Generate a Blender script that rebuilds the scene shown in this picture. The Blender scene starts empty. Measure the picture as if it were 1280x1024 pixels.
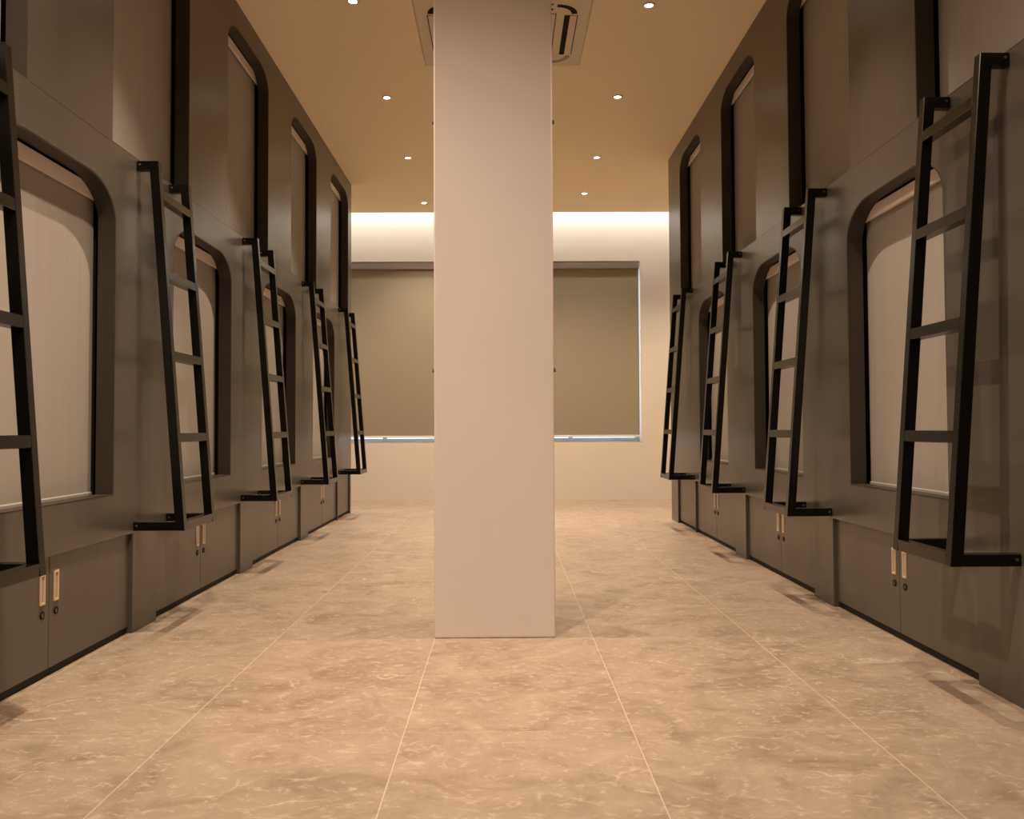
import bpy, bmesh, math
from mathutils import Vector, Matrix

scene = bpy.context.scene
COL = scene.collection
W = 1.469          # half width between the two capsule walls
H = 3.173          # ceiling height
CAM_H = 0.8
F_PX = 1200.0
rad = math.radians

# ------------------------------------------------------------------ materials
def new_mat(name):
    m = bpy.data.materials.new(name)
    m.use_nodes = True
    nt = m.node_tree
    b = nt.nodes['Principled BSDF']
    return m, nt, b

def plain(name, col, rough=.5, metal=0., spec=.5, noise=0., nscale=(6, 6, 6), bump=0., bscale=200., bstretch=None):
    m, nt, b = new_mat(name)
    b.inputs['Base Color'].default_value = (*col, 1)
    b.inputs['Roughness'].default_value = rough
    b.inputs['Metallic'].default_value = metal
    b.inputs['Specular IOR Level'].default_value = spec
    tc = nt.nodes.new('ShaderNodeTexCoord')
    if noise:
        mp = nt.nodes.new('ShaderNodeMapping')
        mp.inputs['Scale'].default_value = nscale
        nt.links.new(tc.outputs['Object'], mp.inputs['Vector'])
        n = nt.nodes.new('ShaderNodeTexNoise')
        n.inputs['Scale'].default_value = 1.0
        n.inputs['Detail'].default_value = 5
        nt.links.new(mp.outputs['Vector'], n.inputs['Vector'])
        r = nt.nodes.new('ShaderNodeValToRGB')
        r.color_ramp.elements[0].position = .3
        r.color_ramp.elements[1].position = .7
        r.color_ramp.elements[0].color = (*[c * (1 - noise) for c in col], 1)
        r.color_ramp.elements[1].color = (*[min(1, c * (1 + noise)) for c in col], 1)
        nt.links.new(n.outputs['Fac'], r.inputs['Fac'])
        nt.links.new(r.outputs['Color'], b.inputs['Base Color'])
    if bump:
        n2 = nt.nodes.new('ShaderNodeTexNoise')
        n2.inputs['Scale'].default_value = bscale
        n2.inputs['Detail'].default_value = 3
        if bstretch:
            mp2 = nt.nodes.new('ShaderNodeMapping'); mp2.inputs['Scale'].default_value = bstretch
            nt.links.new(tc.outputs['Object'], mp2.inputs['Vector']); nt.links.new(mp2.outputs['Vector'], n2.inputs['Vector'])
        else:
            nt.links.new(tc.outputs['Object'], n2.inputs['Vector'])
        bp = nt.nodes.new('ShaderNodeBump')
        bp.inputs['Strength'].default_value = bump
        bp.inputs['Distance'].default_value = .002
        nt.links.new(n2.outputs['Fac'], bp.inputs['Height'])
        nt.links.new(bp.outputs['Normal'], b.inputs['Normal'])
    return m

def emit(name, col, strength):
    m = bpy.data.materials.new(name)
    m.use_nodes = True
    nt = m.node_tree
    nt.nodes.remove(nt.nodes['Principled BSDF'])
    e = nt.nodes.new('ShaderNodeEmission')
    e.inputs['Color'].default_value = (*col, 1)
    e.inputs['Strength'].default_value = strength
    nt.links.new(e.outputs[0], nt.nodes['Material Output'].inputs['Surface'])
    return m

def floor_material():
    m, nt, b = new_mat('marble_tile')
    N = nt.nodes.new
    L = nt.links.new
    tc = N('ShaderNodeTexCoord')
    sep = N('ShaderNodeSeparateXYZ')
    L(tc.outputs['Object'], sep.inputs[0])

    def math_(op, a, bb=None, c=None):
        n = N('ShaderNodeMath'); n.operation = op
        for i, v in enumerate((a, bb, c)):
            if v is None: continue
            if isinstance(v, (int, float)): n.inputs[i].default_value = v
            else: L(v, n.inputs[i])
        return n.outputs[0]
    tx, ty = .604, 1.122
    ux = math_('DIVIDE', math_('ADD', sep.outputs['X'], .870 + 20 * tx), tx)
    uy = math_('DIVIDE', math_('ADD', sep.outputs['Y'], -2.567 + 20 * ty), ty)
    ix = math_('FLOOR', ux); iy = math_('FLOOR', uy)
    fx = math_('SUBTRACT', ux, ix); fy = math_('SUBTRACT', uy, iy)
    dx = math_('MULTIPLY', math_('MINIMUM', fx, math_('SUBTRACT', 1.0, fx)), tx)
    dy = math_('MULTIPLY', math_('MINIMUM', fy, math_('SUBTRACT', 1.0, fy)), ty)
    grout = math_('MAXIMUM', math_('LESS_THAN', dx, .0013), math_('MULTIPLY', math_('LESS_THAN', dy, .0012), .45))
    # every tile is cut from another place of the slab
    off = N('ShaderNodeCombineXYZ')
    L(math_('MULTIPLY', ix, 3.71), off.inputs[0]); L(math_('MULTIPLY', iy, 5.37), off.inputs[1])
    L(math_('ADD', math_('MULTIPLY', ix, 1.3), math_('MULTIPLY', iy, 2.1)), off.inputs[2])
    add = N('ShaderNodeVectorMath'); add.operation = 'ADD'
    L(tc.outputs['Object'], add.inputs[0]); L(off.outputs[0], add.inputs[1])
    P = add.outputs[0]

    def noise(scale, detail, rough, dist, vec=P):
        n = N('ShaderNodeTexNoise')
        n.inputs['Scale'].default_value = scale; n.inputs['Detail'].default_value = detail
        n.inputs['Roughness'].default_value = rough; n.inputs['Distortion'].default_value = dist
        L(vec, n.inputs['Vector'])
        return n.outputs['Fac']

    def ramp(fac, stops):
        r = N('ShaderNodeValToRGB')
        els = r.color_ramp.elements
        els[0].position, els[0].color = stops[0][0], (*stops[0][1], 1)
        els[1].position, els[1].color = stops[-1][0], (*stops[-1][1], 1)
        for p, c in stops[1:-1]:
            e = els.new(p); e.color = (*c, 1)
        L(fac, r.inputs['Fac'])
        return r.outputs['Color']
    base = ramp(noise(4.2, 10, .68, 1.2), [(.32, FLOOR[0]), (.5, FLOOR[1]), (.68, FLOOR[2])])
    # short light flecks
    mp = N('ShaderNodeMapping'); mp.inputs['Scale'].default_value = (1.0, 1.35, 1.0)
    mp.inputs['Rotation'].default_value = (0, 0, .35)
    L(P, mp.inputs['Vector'])
    fl = noise(27, 8, .72, .6, mp.outputs['Vector'])
    flm = ramp(fl, [(.535, (0, 0, 0)), (.635, (1, 1, 1))])
    mx = N('ShaderNodeMix'); mx.data_type = 'RGBA'
    mfl = N('ShaderNodeMath'); mfl.operation = 'MULTIPLY'; mfl.inputs[1].default_value = .6
    L(flm, mfl.inputs[0]); L(mfl.outputs[0], mx.inputs['Factor'])
    L(base, mx.inputs['A']); mx.inputs['B'].default_value = (*FLOOR[3], 1)
    # thin branching veins
    dn = N('ShaderNodeTexNoise'); dn.inputs['Scale'].default_value = 4; dn.inputs['Detail'].default_value = 6
    L(P, dn.inputs['Vector'])
    sc = N('ShaderNodeVectorMath'); sc.operation = 'SCALE'; sc.inputs['Scale'].default_value = .34
    L(dn.outputs['Color'], sc.inputs[0])
    ad = N('ShaderNodeVectorMath'); ad.operation = 'ADD'
    L(P, ad.inputs[0]); L(sc.outputs[0], ad.inputs[1])
    vo = N('ShaderNodeTexVoronoi'); vo.feature = 'DISTANCE_TO_EDGE'; vo.inputs['Scale'].default_value = 3.0
    L(ad.outputs[0], vo.inputs['Vector'])
    ve = ramp(vo.outputs['Distance'], [(0.0, (1, 1, 1)), (.018, (0, 0, 0))])
    gate = ramp(noise(5.0, 3, .5, 0), [(.53, (0, 0, 0)), (.70, (1, 1, 1))])
    vm = math_('MULTIPLY', math_('MULTIPLY', ve, gate), .6)
    mx2 = N('ShaderNodeMix'); mx2.data_type = 'RGBA'
    L(vm, mx2.inputs['Factor']); L(mx.outputs['Result'], mx2.inputs['A'])
    mx2.inputs['B'].default_value = (*FLOOR[4], 1)
    # pale grout
    mx3 = N('ShaderNodeMix'); mx3.data_type = 'RGBA'
    gm = math_('MULTIPLY', grout, math_('MULTIPLY_ADD', noise(2.0, 2, .5, 0), .9, .15))
    L(gm, mx3.inputs['Factor']); L(mx2.outputs['Result'], mx3.inputs['A'])
    mx3.inputs['B'].default_value = (*FLOOR[4], 1)
    L(mx3.outputs['Result'], b.inputs['Base Color'])
    b.inputs['Roughness'].default_value = .42
    b.inputs['Specular IOR Level'].default_value = .35
    return m

FLOOR = [(.235, .180, .126), (.325, .260, .192), (.385, .317, .242), (.53, .445, .36), (.66, .575, .48)]
M = {}
M['floor'] = floor_material()
M['ceiling'] = plain('white_ceiling_paint', (.955, .815, .58), .9, spec=.2)
M['plaster'] = plain('beige_plaster', (.80, .745, .665), .85, spec=.2, noise=.02, nscale=(1.5, 1.5, 1.5))
M['column'] = plain('pinkish_plaster', (.74, .67, .645), .7, spec=.25, noise=.02, nscale=(2, 2, 2), bump=.1, bscale=30)
M['panel'] = plain('grey_brown_laminate', (.076, .069, .061), .32, spec=.5, noise=.08, nscale=(6, 14, .5), bump=.03, bscale=1., bstretch=(60, 60, 2.5))
M['door'] = plain('grey_brown_door_laminate', (.082, .074, .065), .34, spec=.45, noise=.07, nscale=(6, 14, .5), bump=.03, bscale=1., bstretch=(60, 60, 2.5))
M['lining'] = plain('dark_brown_lining', (.034, .027, .021), .5)
M['black'] = plain('matt_black', (.006, .006, .006), .8, spec=.2)
M['plinth'] = plain('black_plinth', (.004, .0035, .003), .7)
M['ladder'] = plain('black_powder_coat', (.003, .0028, .0025), .27, spec=.38)
M['screw'] = plain('zinc_screw', (.35, .33, .3), .4, metal=1.)
M['fabric'] = plain('grey_blind_fabric', (.365, .348, .325), .85, spec=.15, noise=.03, nscale=(40, 40, 2))
M['rail'] = plain('satin_aluminium_rail', (.88, .78, .72), .4, spec=.5)
M['handle'] = plain('champagne_metal', (.70, .58, .42), .42, metal=.2)
M['recess'] = plain('dull_champagne', (.44, .33, .23), .55)
M['lock'] = plain('dark_lock_ring', (.008, .006, .005), .6, spec=.2)
M['lockcore'] = plain('lock_core', (.12, .10, .08), .5)
M['window_blind'] = plain('taupe_blackout_fabric', (.34, .31, .225), .9, spec=.1)
M['valance'] = plain('brown_grey_valance', (.23, .19, .165), .6)
M['white_rail'] = plain('white_bottom_bar', (.8, .8, .8), .5)
M['sill'] = plain('stone_sill', (.42, .36, .3), .3, noise=.3, nscale=(4, 4, 4))
M['acwhite'] = plain('cream_plastic', (.70, .60, .43), .5)
M['plinthline'] = plain('joint_line', (.045, .04, .035), .6)
M['slot_shade'] = plain('faint_slot_shade', (.34, .26, .16), .6)
M['trimring'] = plain('white_lamp_ring', (.8, .76, .7), .5)
M['lamp'] = emit('lamp_glow', (1, .93, .82), 30)
M['led'] = emit('led_strip_glow', (.97, .98, 1.0), 33)
M['wframe'] = plain('white_window_frame', (.7, .7, .7), .4)
M['hook'] = plain('brown_hook', (.12, .08, .05), .5)
mg, nt, b = new_mat('window_glass')
b.inputs['Base Color'].default_value = (1, 1, 1, 1); b.inputs['Roughness'].default_value = 0
b.inputs['Transmission Weight'].default_value = 1; b.inputs['IOR'].default_value = 1.1
M['glass'] = mg

# ------------------------------------------------------------------ mesh helpers
def add_box(bm, a, c, bev=0., seg=1):
    x0, x1 = sorted((a[0], c[0])); y0, y1 = sorted((a[1], c[1])); z0, z1 = sorted((a[2], c[2]))
    v = [bm.verts.new(p) for p in ((x0, y0, z0), (x1, y0, z0), (x1, y1, z0), (x0, y1, z0),
                                   (x0, y0, z1), (x1, y0, z1), (x1, y1, z1), (x0, y1, z1))]
    f = [bm.faces.new([v[i] for i in q]) for q in
         ((3, 2, 1, 0), (4, 5, 6, 7), (0, 1, 5, 4), (1, 2, 6, 5), (2, 3, 7, 6), (3, 0, 4, 7))]
    if bev:
        ed = list({e for ff in f for e in ff.edges})
        bmesh.ops.bevel(bm, geom=ed, offset=bev, segments=seg, affect='EDGES', profile=.5)

def add_prism(bm, poly, y0, y1, bev=0.):
    """polygon in the XZ plane pushed along Y"""
    a = [bm.verts.new((p[0], y0, p[1])) for p in poly]
    c = [bm.verts.new((p[0], y1, p[1])) for p in poly]
    n = len(poly)
    f = [bm.faces.new(a), bm.faces.new(c[::-1])]
    for i in range(n):
        f.append(bm.faces.new((a[(i + 1) % n], a[i], c[i], c[(i + 1) % n])))
    bmesh.ops.recalc_face_normals(bm, faces=f)
    if bev:
        bmesh.ops.bevel(bm, geom=list({e for ff in f for e in ff.edges}), offset=bev, segments=1, affect='EDGES')

def add_ring(bm, outer, inner, x0, x1):
    """two outlines (Y,Z) of the same count bridged to a ring, thick from x0 to x1"""
    n = len(outer)
    vo0 = [bm.verts.new((x0, y, z)) for y, z in outer]; vi0 = [bm.verts.new((x0, y, z)) for y, z in inner]
    vo1 = [bm.verts.new((x1, y, z)) for y, z in outer]; vi1 = [bm.verts.new((x1, y, z)) for y, z in inner]
    fs = []
    for i in range(n):
        j = (i + 1) % n
        for q in ((vo0[i], vo0[j], vi0[j], vi0[i]), (vi1[i], vi1[j], vo1[j], vo1[i]),
                  (vi0[i], vi0[j], vi1[j], vi1[i]), (vo1[i], vo1[j], vo0[j], vo0[i])):
            fs.append(bm.faces.new(q))
    bmesh.ops.recalc_face_normals(bm, faces=fs)

def add_disc(bm, c, r, h, axis='Z', seg=24, r2=None):
    q = bmesh.ops.create_cone(bm, cap_ends=True, segments=seg, radius1=r, radius2=r if r2 is None else r2, depth=h)
    mt = Matrix.Translation(c)
    if axis == 'X': mt = mt @ Matrix.Rotation(math.pi / 2, 4, 'Y')
    if axis == 'Y': mt = mt @ Matrix.Rotation(math.pi / 2, 4, 'X')
    bmesh.ops.transform(bm, matrix=mt, verts=q['verts'])

def link(name, bm, mat, parent=None, smooth=False):
    me = bpy.data.meshes.new(name)
    bm.to_mesh(me); bm.free()
    if smooth:
        for p in me.polygons: p.use_smooth = True
    me.materials.append(mat)
    o = bpy.data.objects.new(name, me)
    COL.objects.link(o)
    if parent is not None:                     # mesh is written in world space; keep it local to its thing
        o.parent = parent
        root = parent
        while root.parent is not None: root = root.parent
        me.transform(Matrix.Translation(-root.location))
    return o

def box(name, a, c, mat, parent=None, bev=0.):
    bm = bmesh.new(); add_box(bm, a, c, bev)
    return link(name, bm, mat, parent)

def thing(name, loc, label, cat, group=None):
    o = bpy.data.objects.new(name, None)
    o.empty_display_size = .1
    o.location = loc
    COL.objects.link(o)
    tag(o, label, cat, group)
    return o

def tag(o, label, cat, group=None):
    o['label'] = label; o['category'] = cat
    if group: o['group'] = group
    return o

def struct(o, label=None):
    o['kind'] = 'structure'
    if label: o['label'] = label
    return o

def arch(y0, y1, z0, z1, ry=.24, rz=.145, seg=14, r0=.004):
    """opening outline: square bottom corners, wide rounded top corners"""
    pts = [(y0, z0), (y1, z0)]
    for i in range(seg + 1):
        a = math.pi / 2 * i / seg
        pts.append((y1 - ry + ry * math.cos(a), z1 - rz + rz * math.sin(a)))
    for i in range(seg + 1):
        a = math.pi / 2 + math.pi / 2 * i / seg
        pts.append((y0 + ry + ry * math.cos(a), z1 - rz + rz * math.sin(a)))
    return pts

# ------------------------------------------------------------------ room shell
YB, YF = -5.0, 10.774            # wall behind the camera, far wall
YC = 10.455                      # where the ceiling stops in front of the cove
XS = 3.75                        # side walls of the hall beyond the capsule blocks
Y_END = {-1: 9.255, 1: 8.42}     # far end of each capsule block

struct(box('floor', (-XS, YB, -.1), (XS, YF, 0), M['floor']), 'beige marble tiled floor')
ceil = struct(box('ceiling', (-XS, YB, H), (XS, YC, H + .09), M['ceiling']), 'white ceiling')
struct(box('ceiling_cove', (-XS, YC - .5, H + .42), (XS, YF, H + .5), M['plaster']), 'hidden top of the light cove')
struct(box('wall_back', (-XS, YB - .12, -.1), (XS, YB, H + .1), M['panel']))
struct(box('wall_side_left', (-XS - .12, YB, -.1), (-XS, YF + .4, H + .5), M['plaster']))
struct(box('wall_side_right', (XS, YB, -.1), (XS + .12, YF + .4, H + .5), M['plaster']))

# far wall with two window openings
WIN = [(-2.55, -.16), (-.02, 1.548)]
WZ0, WZ1 = .645, 2.688
bm = bmesh.new()
T = .26
xs = [-XS, WIN[0][0], WIN[0][1], WIN[1][0], WIN[1][1], XS]
add_box(bm, (-XS, YF, -.1), (XS, YF + T, WZ0))
add_box(bm, (-XS, YF, WZ1), (XS, YF + T, H + .5))
for i in (0, 2, 4):
    add_box(bm, (xs[i], YF, WZ0), (xs[i + 1], YF + T, WZ1))
struct(link('wall_far', bm, M['plaster']), 'beige far wall washed by the cove light')

for i, (x0, x1) in enumerate(WIN):
    w = bpy.data.objects.new('window_%d' % (i + 1), None); COL.objects.link(w)
    w.location = ((x0 + x1) / 2, YF + T, WZ0)
    struct(w, 'window behind the %s taupe blind' % ('left' if i == 0 else 'right'))
    bm = bmesh.new()
    yy0, yy1 = YF + T - .07, YF + T - .01
    add_box(bm, (x0, yy0, WZ0), (x1, yy1, WZ0 + .05)); add_box(bm, (x0, yy0, WZ1 - .05), (x1, yy1, WZ1))
    add_box(bm, (x0, yy0, WZ0 + .05), (x0 + .05, yy1, WZ1 - .05)); add_box(bm, (x1 - .05, yy0, WZ0 + .05), (x1, yy1, WZ1 - .05))
    xm = (x0 + x1) / 2
    add_box(bm, (xm - .025, yy0, WZ0 + .05), (xm + .025, yy1, WZ1 - .05))
    link('window_frame', bm, M['wframe'], w)
    box('pane', (x0 + .05, yy0 + .02, WZ0 + .05), (x1 - .05, yy0 + .026, WZ1 - .05), M['glass'], w)
    box('window_sill', (x0 + .001, YF + .001, WZ0), (x1 - .001, yy0, WZ0 + .006), M['sill'], w)
    # blind over it
    lab = ('wide taupe roller blind over the far window left of the square column',
           'taupe roller blind over the far window right of the square column')[i]
    t = thing('window_blind', (xm, YF + .05, WZ0), lab, 'blind', 'taupe blinds on the far windows')
    bx0, bx1 = x0 + .004, x1 - .012
    zb = .712
    bm = bmesh.new(); add_box(bm, (bx0, YF + .004, WZ1 - .085), (bx1, YF + .075, WZ1 - .004), .004)
    link('headrail', bm, M['valance'], t)
    box('fabric', (bx0 + .004, YF + .035, zb + .012), (bx1 - .004, YF + .038, WZ1 - .08), M['window_blind'], t)
    bm = bmesh.new(); add_box(bm, (bx0 + .004, YF + .028, zb - .01), (bx1 - .004, YF + .044, zb + .012), .003)
    link('bottom_rail', bm, M['white_rail'], t)

# light strip on the ceiling edge, facing the far wall
box('led_strip', (-XS + .1, YC + .005, H + .405), (XS - .1, YC + .045, H + .4195), M['led'], ceil)

# square column
bm = bmesh.new(); add_box(bm, (-.268, 3.70, 0), (.1945, 4.163, H), .006, 2)
col = link('column', bm, M['column'])
struct(col, 'square pinkish beige column standing between the two capsule walls')
for x, y, z, lb in ((.1945, 3.76, 2.013, 'upper right'), (-.268, 3.76, 2.013, 'upper left'), (.1945, 3.76, 1.03, 'lower right'),
                (-.268, 3.76, 1.03, 'lower left'), (.1945, 3.9, 1.745, 'right middle')):
    s = 1 if x > 0 else -1
    bm = bmesh.new(); add_disc(bm, (x + s * .004, y, z), .009, .012, 'X', 12)
    tag(link('wall_plug', bm, M['hook']), 'small brown screw plug on the %s edge of the column' % lb, 'screw', 'plugs on the column edges')

# ------------------------------------------------------------------ capsule walls
CAB_T = .394
SEAM = {-1: [2.275, 3.83, 5.385, 6.975, 8.52], 1: [2.727, 4.297, 5.845, 7.375]}
UP = {-1: [(2.08, 2.945), (3.59, 4.47), (5.09, 5.98), (6.63, 7.53), (8.15, 9.07)],
      1: [(2.44, 3.355), (4.0, 4.875), (5.515, 6.375), (7.05, 7.89)]}
LOW = {-1: [(2.71, 3.635), (4.27, 5.185), (5.85, 6.79), (7.41, 8.345)],
       1: [(3.165, 4.065), (4.705, 5.615), (6.28, 7.18)]}
UZ, LZ = (1.888, 3.033), (.556, 1.733)
PW = .26                          # width of the floor panel under each ladder
CABS = {-1: [(2.535, 3.163, 3.83), (4.09, 4.726, 5.385), (5.645, 6.333, 6.975), (7.235, 7.874, 8.52)],
        1: [(2.99, 3.614, 4.297), (4.557, 5.157, 5.845), (6.105, 6.715, 7.375)]}
ENDCAB = {-1: (8.523, 9.2), 1: (7.378, 8.113)}
SHEET = .06
SIDE = {-1: 'left', 1: 'right'}
ORD = ['nearest', 'second nearest', 'third nearest', 'fourth nearest', 'farthest']

def sheet_mesh(outline, holes, x0, x1):
    cu = bpy.data.curves.new('tmp', 'CURVE')
    cu.dimensions = '2D'; cu.fill_mode = 'BOTH'; cu.extrude = abs(x1 - x0) / 2
    for pts in [outline] + holes:
        sp = cu.splines.new('POLY'); sp.points.add(len(pts) - 1)
        for p, (y, z) in zip(sp.points, pts): p.co = (y, z, 0, 1)
        sp.use_cyclic_u = True
    o = bpy.data.objects.new('tmp', cu); COL.objects.link(o)
    dg = bpy.context.evaluated_depsgraph_get()
    me = bpy.data.meshes.new_from_object(o.evaluated_get(dg))
    bpy.data.objects.remove(o); bpy.data.curves.remove(cu)
    xm = (x0 + x1) / 2
    # local (u,v,w) -> world (xm+w, u, v)
    for p in me.polygons: p.use_smooth = False
    me.transform(Matrix(((0, 0, 1, xm), (1, 0, 0, 0), (0, 1, 0, 0), (0, 0, 0, 1))))
    return me

for s in (-1, 1):
    ye = Y_END[s]
    holes = [arch(a, c, *UZ, ry=.22, rz=.125) for a, c in UP[s]] + [arch(a, c, *LZ) for a, c in LOW[s]]
    # outline with the cabinet bays cut away below
    gaps = [(a, c) for a, m, c in CABS[s]] + [ENDCAB[s]]
    out = [(YB, 0)]
    for a, c in gaps:
        out += [(a, 0), (a, CAB_T), (c, CAB_T), (c, 0)]
    out += [(ye, 0), (ye, H), (YB, H)]
    x0, x1 = s * W, s * (W + SHEET)
    me = sheet_mesh(out, holes, x0, x1)
    bm = bmesh.new(); bm.from_mesh(me)
    bmesh.ops.remove_doubles(bm, verts=bm.verts, dist=1e-5)
    # far end return and the back of the block
    add_box(bm, (s * (W + SHEET), ye - .05, 0), (s * (W + 2.1), ye, H))
    o = link('wall_%s' % SIDE[s], bm, M['panel'])
    struct(o, 'dark grey-brown capsule wall along the %s side' % SIDE[s])
    # joint line between the upper and lower sheets, as a thin shadow gap strip per pier
    bm = bmesh.new()
    piers = []
    ups = UP[s]
    for (a, c), (a2, c2) in zip(ups[:-1], ups[1:]): piers.append((c + .02, a2 - .02))
    for a, c in piers: add_box(bm, (s * (W - .0006), a, 1.8865), (s * (W + .002), c, 1.8885))
    struct(link('trim_%d' % (1 if s < 0 else 2), bm, M['plinthline']), 'thin joint line along the %s capsule wall' % SIDE[s])

# ------------------------------------------------------------------ capsules and their blinds
def outset(pts, d, y0, y1, z0, z1):
    cy, cz = (y0 + y1) / 2, (z0 + z1) / 2
    sy, sz = 1 - 2 * d / (y1 - y0), 1 - 2 * d / (z1 - z0)
    return [(cy + (y - cy) * sy, cz + (z - cz) * sz) for y, z in pts]

def capsule(s, y0, y1, z0, z1, row, idx):
    up = row == 'upper'
    ry, rz = (.22, .125) if up else (.24, .145)
    n = len(UP[s]) if up else len(LOW[s])
    place = '%s of the %s %s openings in the %s wall' % (ORD[idx] if idx < n - 1 else 'farthest', ['', '', '', 'three', 'four', 'five'][n], row, SIDE[s])
    t = thing('sleeping_capsule', (s * W, (y0 + y1) / 2, z0), 'arched dark brown capsule opening, ' + place, 'capsule',
              '%s capsules in the %s wall' % (row, SIDE[s]))
    ol = arch(y0, y1, z0, z1, ry, rz)
    il = outset(ol, .005, y0, y1, z0, z1)
    bm = bmesh.new(); add_ring(bm, outset(ol, .0005, y0, y1, z0, z1), il, s * (W + .001), s * (W + .066))
    link('opening_frame', bm, M['lining'], t)
    bm = bmesh.new()                           # dark inside of the sleeping box, open to the front
    a, c = y0 - .06, y1 + .06; d, e = z0 - .03, z1 + .03
    X0, X1 = s * (W + .0665), s * (W + .42)
    add_box(bm, (X0, a - .012, d), (X1, a, e)); add_box(bm, (X0, c, d), (X1, c + .012, e))
    add_box(bm, (X0, a, d - .012), (X1, c, d)); add_box(bm, (X0, a, e), (X1, c, e + .012))
    add_box(bm, (X1, a, d), (X1 + s * .012, c, e))
    link('cabin_shell', bm, M['black'], t)
    # roller blind hung inside the opening
    bl = thing('roller_blind', (s * (W + .075), (y0 + y1) / 2, z1 - .05), 'grey roller blind in the ' + place, 'blind',
               'roller blinds over the capsule openings')
    zt = z1 - .012 if not up else z1 - .014
    hh = .05 if not up else .045
    bm = bmesh.new(); add_box(bm, (s * (W + .067), y0 - .02, zt - hh), (s * (W + .084), y1 + .02, zt), .002)
    # a small lip along the lower edge
    add_box(bm, (s * (W + .0665), y0 - .02, zt - hh - .001), (s * (W + .07), y1 + .02, zt - hh + .006))
    link('headrail', bm, M['rail'], bl)
    box('fabric', (s * (W + .091), y0 - .012, z0 + .012), (s * (W + .093), y1 + .012, zt - hh + .01), M['fabric'], bl)
    bm = bmesh.new(); add_box(bm, (s * (W + .085), y0 - .012, z0 - .004), (s * (W + .099), y1 + .012, z0 + .014), .003)
    link('bottom_bar', bm, M['fabric'], bl)

for s in (-1, 1):
    for i, (a, c) in enumerate(UP[s]): capsule(s, a, c, *UZ, 'upper', i)
    for i, (a, c) in enumerate(LOW[s]): capsule(s, a, c, *LZ, 'lower', i)

# ------------------------------------------------------------------ storage cabinets
def door(s, t, y0, y1, hy, lock=True, zt=CAB_T - .004):
    xf = W + .015
    bm = bmesh.new(); add_box(bm, (s * xf, y0, .028), (s * (xf + .018), y1, zt), .0012)
    d = link('door', bm, M['door'], t)
    # flush pull: a rim around a shallow tray
    a, c, z0, z1 = hy - .0155, hy + .0155, .241, .340
    o = [(a, z0), (c, z0), (c, z1), (a, z1)]
    i = [(a + .005, z0 + .007), (c - .005, z0 + .007), (c - .005, z1 - .007), (a + .005, z1 - .007)]
    bm = bmesh.new()
    add_ring(bm, o, i, s * (xf - .005), s * (xf - .0002))
    h = link('handle', bm, M['handle'], d)
    h['label'] = 'champagne coloured flush handle'
    box('handle_recess', (s * (xf - .0012), a + .004, z0 + .006), (s * (xf - .0002), c - .004, z1 - .006), M['recess'], d)
    if lock:
        bm = bmesh.new()
        n = 20; zc, hyc = .208, hy + (0.002 if s < 0 else -.002)
        ou = [(hyc + .0125 * math.cos(2 * math.pi * k / n), zc + .0125 * math.sin(2 * math.pi * k / n)) for k in range(n)]
        inn = [(hyc + .008 * math.cos(2 * math.pi * k / n), zc + .008 * math.sin(2 * math.pi * k / n)) for k in range(n)]
        add_ring(bm, ou, inn, s * (xf - .004), s * (xf - .0002))
        k_ = link('lock', bm, M['lock'], d)
        bm = bmesh.new(); add_disc(bm, (s * (xf - .0015), hyc, zc), .0079, .0026, 'X', 16)
        k2 = link('lock_core', bm, M['lockcore'], d)

def cabinet(s, y0, ym, y1, label):
    t = thing('storage_cabinet', (s * (W + .2), (y0 + y1) / 2, 0), label, 'cabinet', 'low cabinets along the %s wall' % SIDE[s])
    g = .002
    bm = bmesh.new(); add_box(bm, (s * (W + .0345), y0 + g, .03), (s * (W + .42), y1 - g, CAB_T - .003))
    link('carcass', bm, M['door'], t)
    box('plinth', (s * (W + .026), y0 + g, 0.0), (s * (W + .40), y1 - g, .03), M['plinth'], t)
    if ym is None:
        door(s, t, y0 + g, y1 - g, y0 + .05)
    else:
        door(s, t, y0 + g, ym - .0022, ym - .05)
        door(s, t, ym + .0022, y1 - g, ym + .045)

for s in (-1, 1):
    n = len(CABS[s])
    for i, (a, m, c) in enumerate(CABS[s]):
        cabinet(s, a, m, c, 'grey-brown two-door cabinet under the capsules, %s along the %s wall' % (ORD[i], SIDE[s]))
    a, c = ENDCAB[s]
    cabinet(s, a, None, c, 'narrow single-door grey-brown cabinet at the far end of the %s wall' % SIDE[s])

# ------------------------------------------------------------------ ladders
BAR = .036
ZB0, ZB1 = .402, .438
ZT0, ZT1 = 1.845, 1.882
OB, OT = .203, .086            # reach of the outer face at the foot and at the top
SPAN = .37

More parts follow.
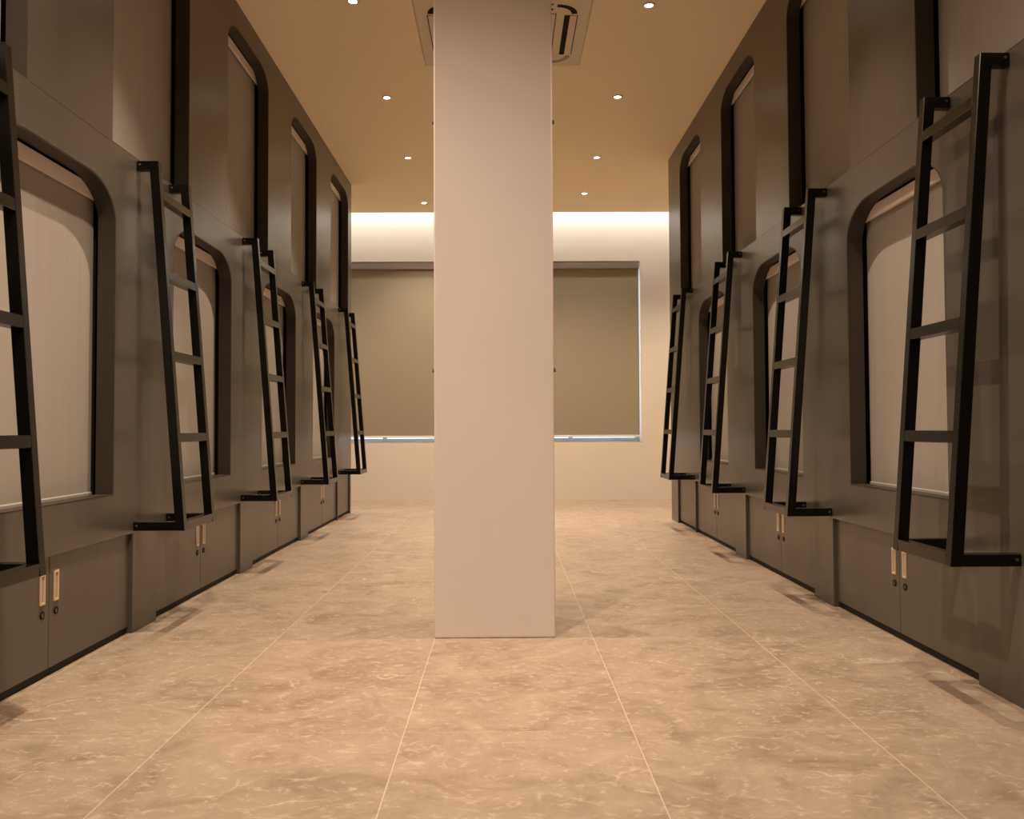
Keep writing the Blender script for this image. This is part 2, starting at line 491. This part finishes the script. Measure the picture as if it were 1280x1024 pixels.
def make_ladder(s, y):
    t = bpy.data.objects.new('bunk_ladder', None); t.empty_display_size = .1
    t.location = (s * W, y, ZB0); COL.objects.link(t)
    def X(d): return s * (W - d)
    lean = (OT - OB) / (ZT1 - ZB0)
    mid = lambda z: OB + lean * (z - ZB0) - BAR / 2
    for k, yy in enumerate((y, y + SPAN)):
        bm = bmesh.new()
        add_prism(bm, [(X(OB), ZB0), (X(OB - BAR), ZB0), (X(OT - BAR), ZT1), (X(OT), ZT1)], yy, yy + BAR, .0015)
        link('stile', bm, M['ladder'], t)
        bm = bmesh.new(); add_box(bm, (X(0.0004), yy + .0004, ZB0 + .0003), (X(OB - BAR * .8), yy + BAR - .0004, ZB1), .0015)
        arm = link('wall_arm', bm, M['ladder'], t)
        bm = bmesh.new(); add_disc(bm, (X(.014), yy - .001, ZB0 + .020), .0042, .004, 'Y', 10)
        link('screw', bm, M['screw'], arm)
        bm = bmesh.new(); add_box(bm, (X(0.0004), yy + .0004, ZT0), (X(OT - BAR * .8), yy + BAR - .0004, ZT1 - .0003), .0015)
        arm = link('wall_arm', bm, M['ladder'], t)
        bm = bmesh.new(); add_disc(bm, (X(.014), yy - .001, ZT0 + .022), .0042, .004, 'Y', 10)
        link('screw', bm, M['screw'], arm)
    # foot bar and four rungs between the stiles
    ang = math.atan(lean)
    for z in (ZB0 + BAR / 2, .770, 1.100, 1.425, 1.748):
        bm = bmesh.new(); hb = BAR / 2 - .0004
        add_box(bm, (-hb, y + BAR - .001, -hb), (hb, y + SPAN + .001, hb), .0015)
        a = -s * ang if z > .5 else 0
        bmesh.ops.transform(bm, matrix=Matrix.Translation((X(mid(z)), 0, z)) @ Matrix.Rotation(a, 4, 'Y'), verts=bm.verts)
        link('rung', bm, M['ladder'], t)
    return t

LADDER_LABEL = {-1: ['black steel ladder nearest on the left wall, cut by the photo edge',
                     'black steel ladder on the left wall, second from the front',
                     'black steel ladder on the left wall, third from the front',
                     'black steel ladder on the left wall, fourth from the front',
                     'black steel ladder farthest along the left wall, beside the window blind'],
                1: ['largest black steel ladder, nearest on the right wall',
                    'black steel ladder on the right wall, second from the front',
                    'black steel ladder on the right wall, third from the front',
                    'black steel ladder farthest along the right wall']}

def copy_tree(o, parent=None):
    c = o.copy(); COL.objects.link(c)
    if parent is not None: c.parent = parent
    for ch in list(o.children): copy_tree(ch, c)
    return c

for s in (-1, 1):
    proto = None
    for i, y in enumerate(SEAM[s]):
        if proto is None:
            t = proto = make_ladder(s, y); y_first = y
        else:
            t = copy_tree(proto); t.location = (s * W, y, ZB0)
        tag(t, LADDER_LABEL[s][i], 'ladder', 'black ladders on the %s capsule wall' % SIDE[s])

# ------------------------------------------------------------------ air conditioner cassette on the ceiling
cx, cy = 0.003, 5.645
ac = thing('ceiling_air_conditioner', (cx, cy, H), 'square cream cassette air conditioner in the ceiling behind the column', 'air conditioner')
bm = bmesh.new(); add_box(bm, (cx - .50, cy - .485, H - .03), (cx + .50, cy + .485, H - .0005), .012, 2)
link('panel', bm, M['acwhite'], ac)
zf = H - .03
for dx, dy in ((1, 0), (-1, 0), (0, 1), (0, -1)):
    # outlet slot, its vane and the thin outer gap
    bm = bmesh.new(); bv = bmesh.new(); bg = bmesh.new()
    L_ = .285
    def rect(b_, r0, r1, z0, z1, l=L_):
        if dx: add_box(b_, (cx + dx * r0, cy - l, z0), (cx + dx * r1, cy + l, z1))
        else: add_box(b_, (cx - l, cy + dy * r0, z0), (cx + l, cy + dy * r1, z1))
    rect(bm, .352, .384, zf - .0015, zf + .002)
    rect(bv, .384, .422, zf - .006, zf + .002)
    rect(bg, .422, .430, zf - .0015, zf + .002)
    link('outlet_slot', bm, M['black'], ac)
    link('vane', bv, M['acwhite'], ac)
    link('gap', bg, M['lining'], ac)
for qx, qy in ((1, 1), (-1, 1), (1, -1), (-1, -1)):
    bm = bmesh.new()
    n = 8; vs = []
    for k in range(n + 1):
        a = math.pi / 2 * k / n
        for r in (.085, .118):
            vs.append(bm.verts.new((cx + qx * (.305 + r * math.cos(a)), cy + qy * (.305 + r * math.sin(a)), zf - .0015)))
    for k in range(n):
        bm.faces.new((vs[2 * k], vs[2 * k + 1], vs[2 * k + 3], vs[2 * k + 2]))
    r_ = bmesh.ops.extrude_face_region(bm, geom=bm.faces[:])
    bmesh.ops.translate(bm, verts=[v for v in r_['geom'] if isinstance(v, bmesh.types.BMVert)], vec=(0, 0, .003))
    bmesh.ops.recalc_face_normals(bm, faces=bm.faces)
    link('corner_slot', bm, M['black'] if qy < 0 else M['slot_shade'], ac)  # slot shade painted in: black at the near corners, fainter brown at the far
bm = bmesh.new()
g0, g1 = .300, .306
add_ring(bm, [(-g1, -g1), (g1, -g1), (g1, g1), (-g1, g1)], [(-g0, -g0), (g0, -g0), (g0, g0), (-g0, g0)], 0, .003)
bmesh.ops.transform(bm, matrix=Matrix(((0, 1, 0, cx), (0, 0, 1, cy), (1, 0, 0, zf - .0015), (0, 0, 0, 1))), verts=bm.verts)
link('intake_grille', bm, M['lining'], ac)
# shallow plaster surround around the cassette
bm = bmesh.new()
o_ = [(-.655, -.64), (.655, -.64), (.655, .64), (-.655, .64)]; i_ = [(-.502, -.487), (.502, -.487), (.502, .487), (-.502, .487)]
add_ring(bm, o_, i_, -.012, -.0002)
bmesh.ops.transform(bm, matrix=Matrix(((0, 1, 0, cx), (0, 0, 1, cy), (1, 0, 0, H), (0, 0, 0, 1))), verts=bm.verts)
bmesh.ops.recalc_face_normals(bm, faces=bm.faces)
struct(link('trim_3', bm, M['ceiling']), 'flat plaster surround of the ceiling air conditioner')

# ------------------------------------------------------------------ recessed downlights
LX = .825
LIGHTS = {-1: [.68, 2.2, 3.70, 5.24, 6.787, 8.315, 9.99], 1: [.75, 2.3, 3.70, 5.294, 6.781, 8.315, 9.60]}
POWER = {-1: [0, 110, 205, 220, 225, 225, 150], 1: [0, 130, 190, 215, 225, 225, 150]}
WARM = (1.0, .75, .54)
DL = ['first', 'second', 'third', 'fourth', 'fifth', 'sixth', 'seventh']
for s in (-1, 1):
    for i, y in enumerate(LIGHTS[s]):
        x = s * LX
        if y > 5:
            j = i - 3
            t = thing('downlight', (x, y, H), 'small round warm ceiling downlight, %s in the row of four left of the column' % ORD[j if j < 3 else 4]
                      if s < 0 else 'small round warm ceiling downlight, %s in the row of four right of the column' % ORD[j if j < 3 else 4],
                      'ceiling light', 'ceiling downlights')
            bm = bmesh.new(); n = 28
            ou = [(.036 * math.cos(2 * math.pi * k / n), .036 * math.sin(2 * math.pi * k / n)) for k in range(n)]
            inn = [(.0235 * math.cos(2 * math.pi * k / n), .0235 * math.sin(2 * math.pi * k / n)) for k in range(n)]
            add_ring(bm, ou, inn, -.006, -.0002)
            bmesh.ops.transform(bm, matrix=Matrix(((0, 1, 0, x), (0, 0, 1, y), (1, 0, 0, H), (0, 0, 0, 1))), verts=bm.verts)
            bmesh.ops.recalc_face_normals(bm, faces=bm.faces)
            link('trim_ring', bm, M['trimring'], t)
            bm = bmesh.new(); add_disc(bm, (x, y, H - .0018), .0233, .003, 'Z', 24)
            link('lamp', bm, M['lamp'], t)
        if not POWER[s][i]: continue
        ld = bpy.data.lights.new('downlight_or_fill_beam', 'SPOT')
        ld.energy = POWER[s][i]; ld.color = WARM
        ld.spot_size = rad(82 if y < 9 else 124); ld.spot_blend = 1.0; ld.shadow_soft_size = .016
        lo = bpy.data.objects.new('downlight_or_fill_beam', ld); lo.location = (x, y, H - .03); COL.objects.link(lo)

ld = bpy.data.lights.new('hall_lamp_beam', 'SPOT')       # lamp of the hall in front of the column, above the frame
ld.energy = 345; ld.color = WARM; ld.spot_size = rad(154); ld.spot_blend = 1.0; ld.shadow_soft_size = .04
lo = bpy.data.objects.new('hall_lamp_beam', ld); lo.location = (-.6, 1.9, H - .03); COL.objects.link(lo)

for x, y, e in ((-.05, 9.3, 95), (-2.5, 9.6, 170), (2.5, 9.6, 170)):     # added lamps that brighten the far wall, unseen behind the column and capsule blocks
    ld = bpy.data.lights.new('downlight_or_fill_beam', 'SPOT')
    ld.energy = e; ld.color = WARM; ld.spot_size = rad(124); ld.spot_blend = 1.0; ld.shadow_soft_size = .028
    lo = bpy.data.objects.new('downlight_or_fill_beam', ld); lo.location = (x, y, H - .03); COL.objects.link(lo)

# ------------------------------------------------------------------ daylight outside, camera, view
wd = bpy.data.worlds.new('daylight'); scene.world = wd; wd.use_nodes = True
bg = wd.node_tree.nodes['Background']
bg.inputs['Color'].default_value = (.66, .78, 1.0, 1); bg.inputs['Strength'].default_value = 4.0

pitch, roll, yaw, sy = 3.59583029e-02, -4.60259958e-03, 8.82312033e-03, -19.1239311
fw = Vector((math.sin(yaw) * math.cos(pitch), math.cos(yaw) * math.cos(pitch), math.sin(pitch)))
r = Vector((math.cos(yaw), -math.sin(yaw), 0)); u = r.cross(fw)
c_, s_ = math.cos(roll), math.sin(roll)
r2 = r * c_ + u * s_; u2 = -r * s_ + u * c_
cd = bpy.data.cameras.new('camera'); cd.sensor_width = 36; cd.sensor_fit = 'HORIZONTAL'
cd.lens = F_PX / 1280 * 36; cd.shift_y = sy / 1280; cd.clip_start = .05
co = bpy.data.objects.new('camera', cd); COL.objects.link(co)
mm = Matrix((r2, u2, -fw)).transposed().to_4x4(); mm.translation = (0, 0, CAM_H)
co.matrix_world = mm
scene.camera = co

vs_ = scene.view_settings
vs_.view_transform = 'Standard'; vs_.look = 'None'; vs_.gamma = 1; vs_.use_curve_mapping = False
vs_.exposure = 0.05
scene.cycles.max_bounces = 12; scene.cycles.diffuse_bounces = 6
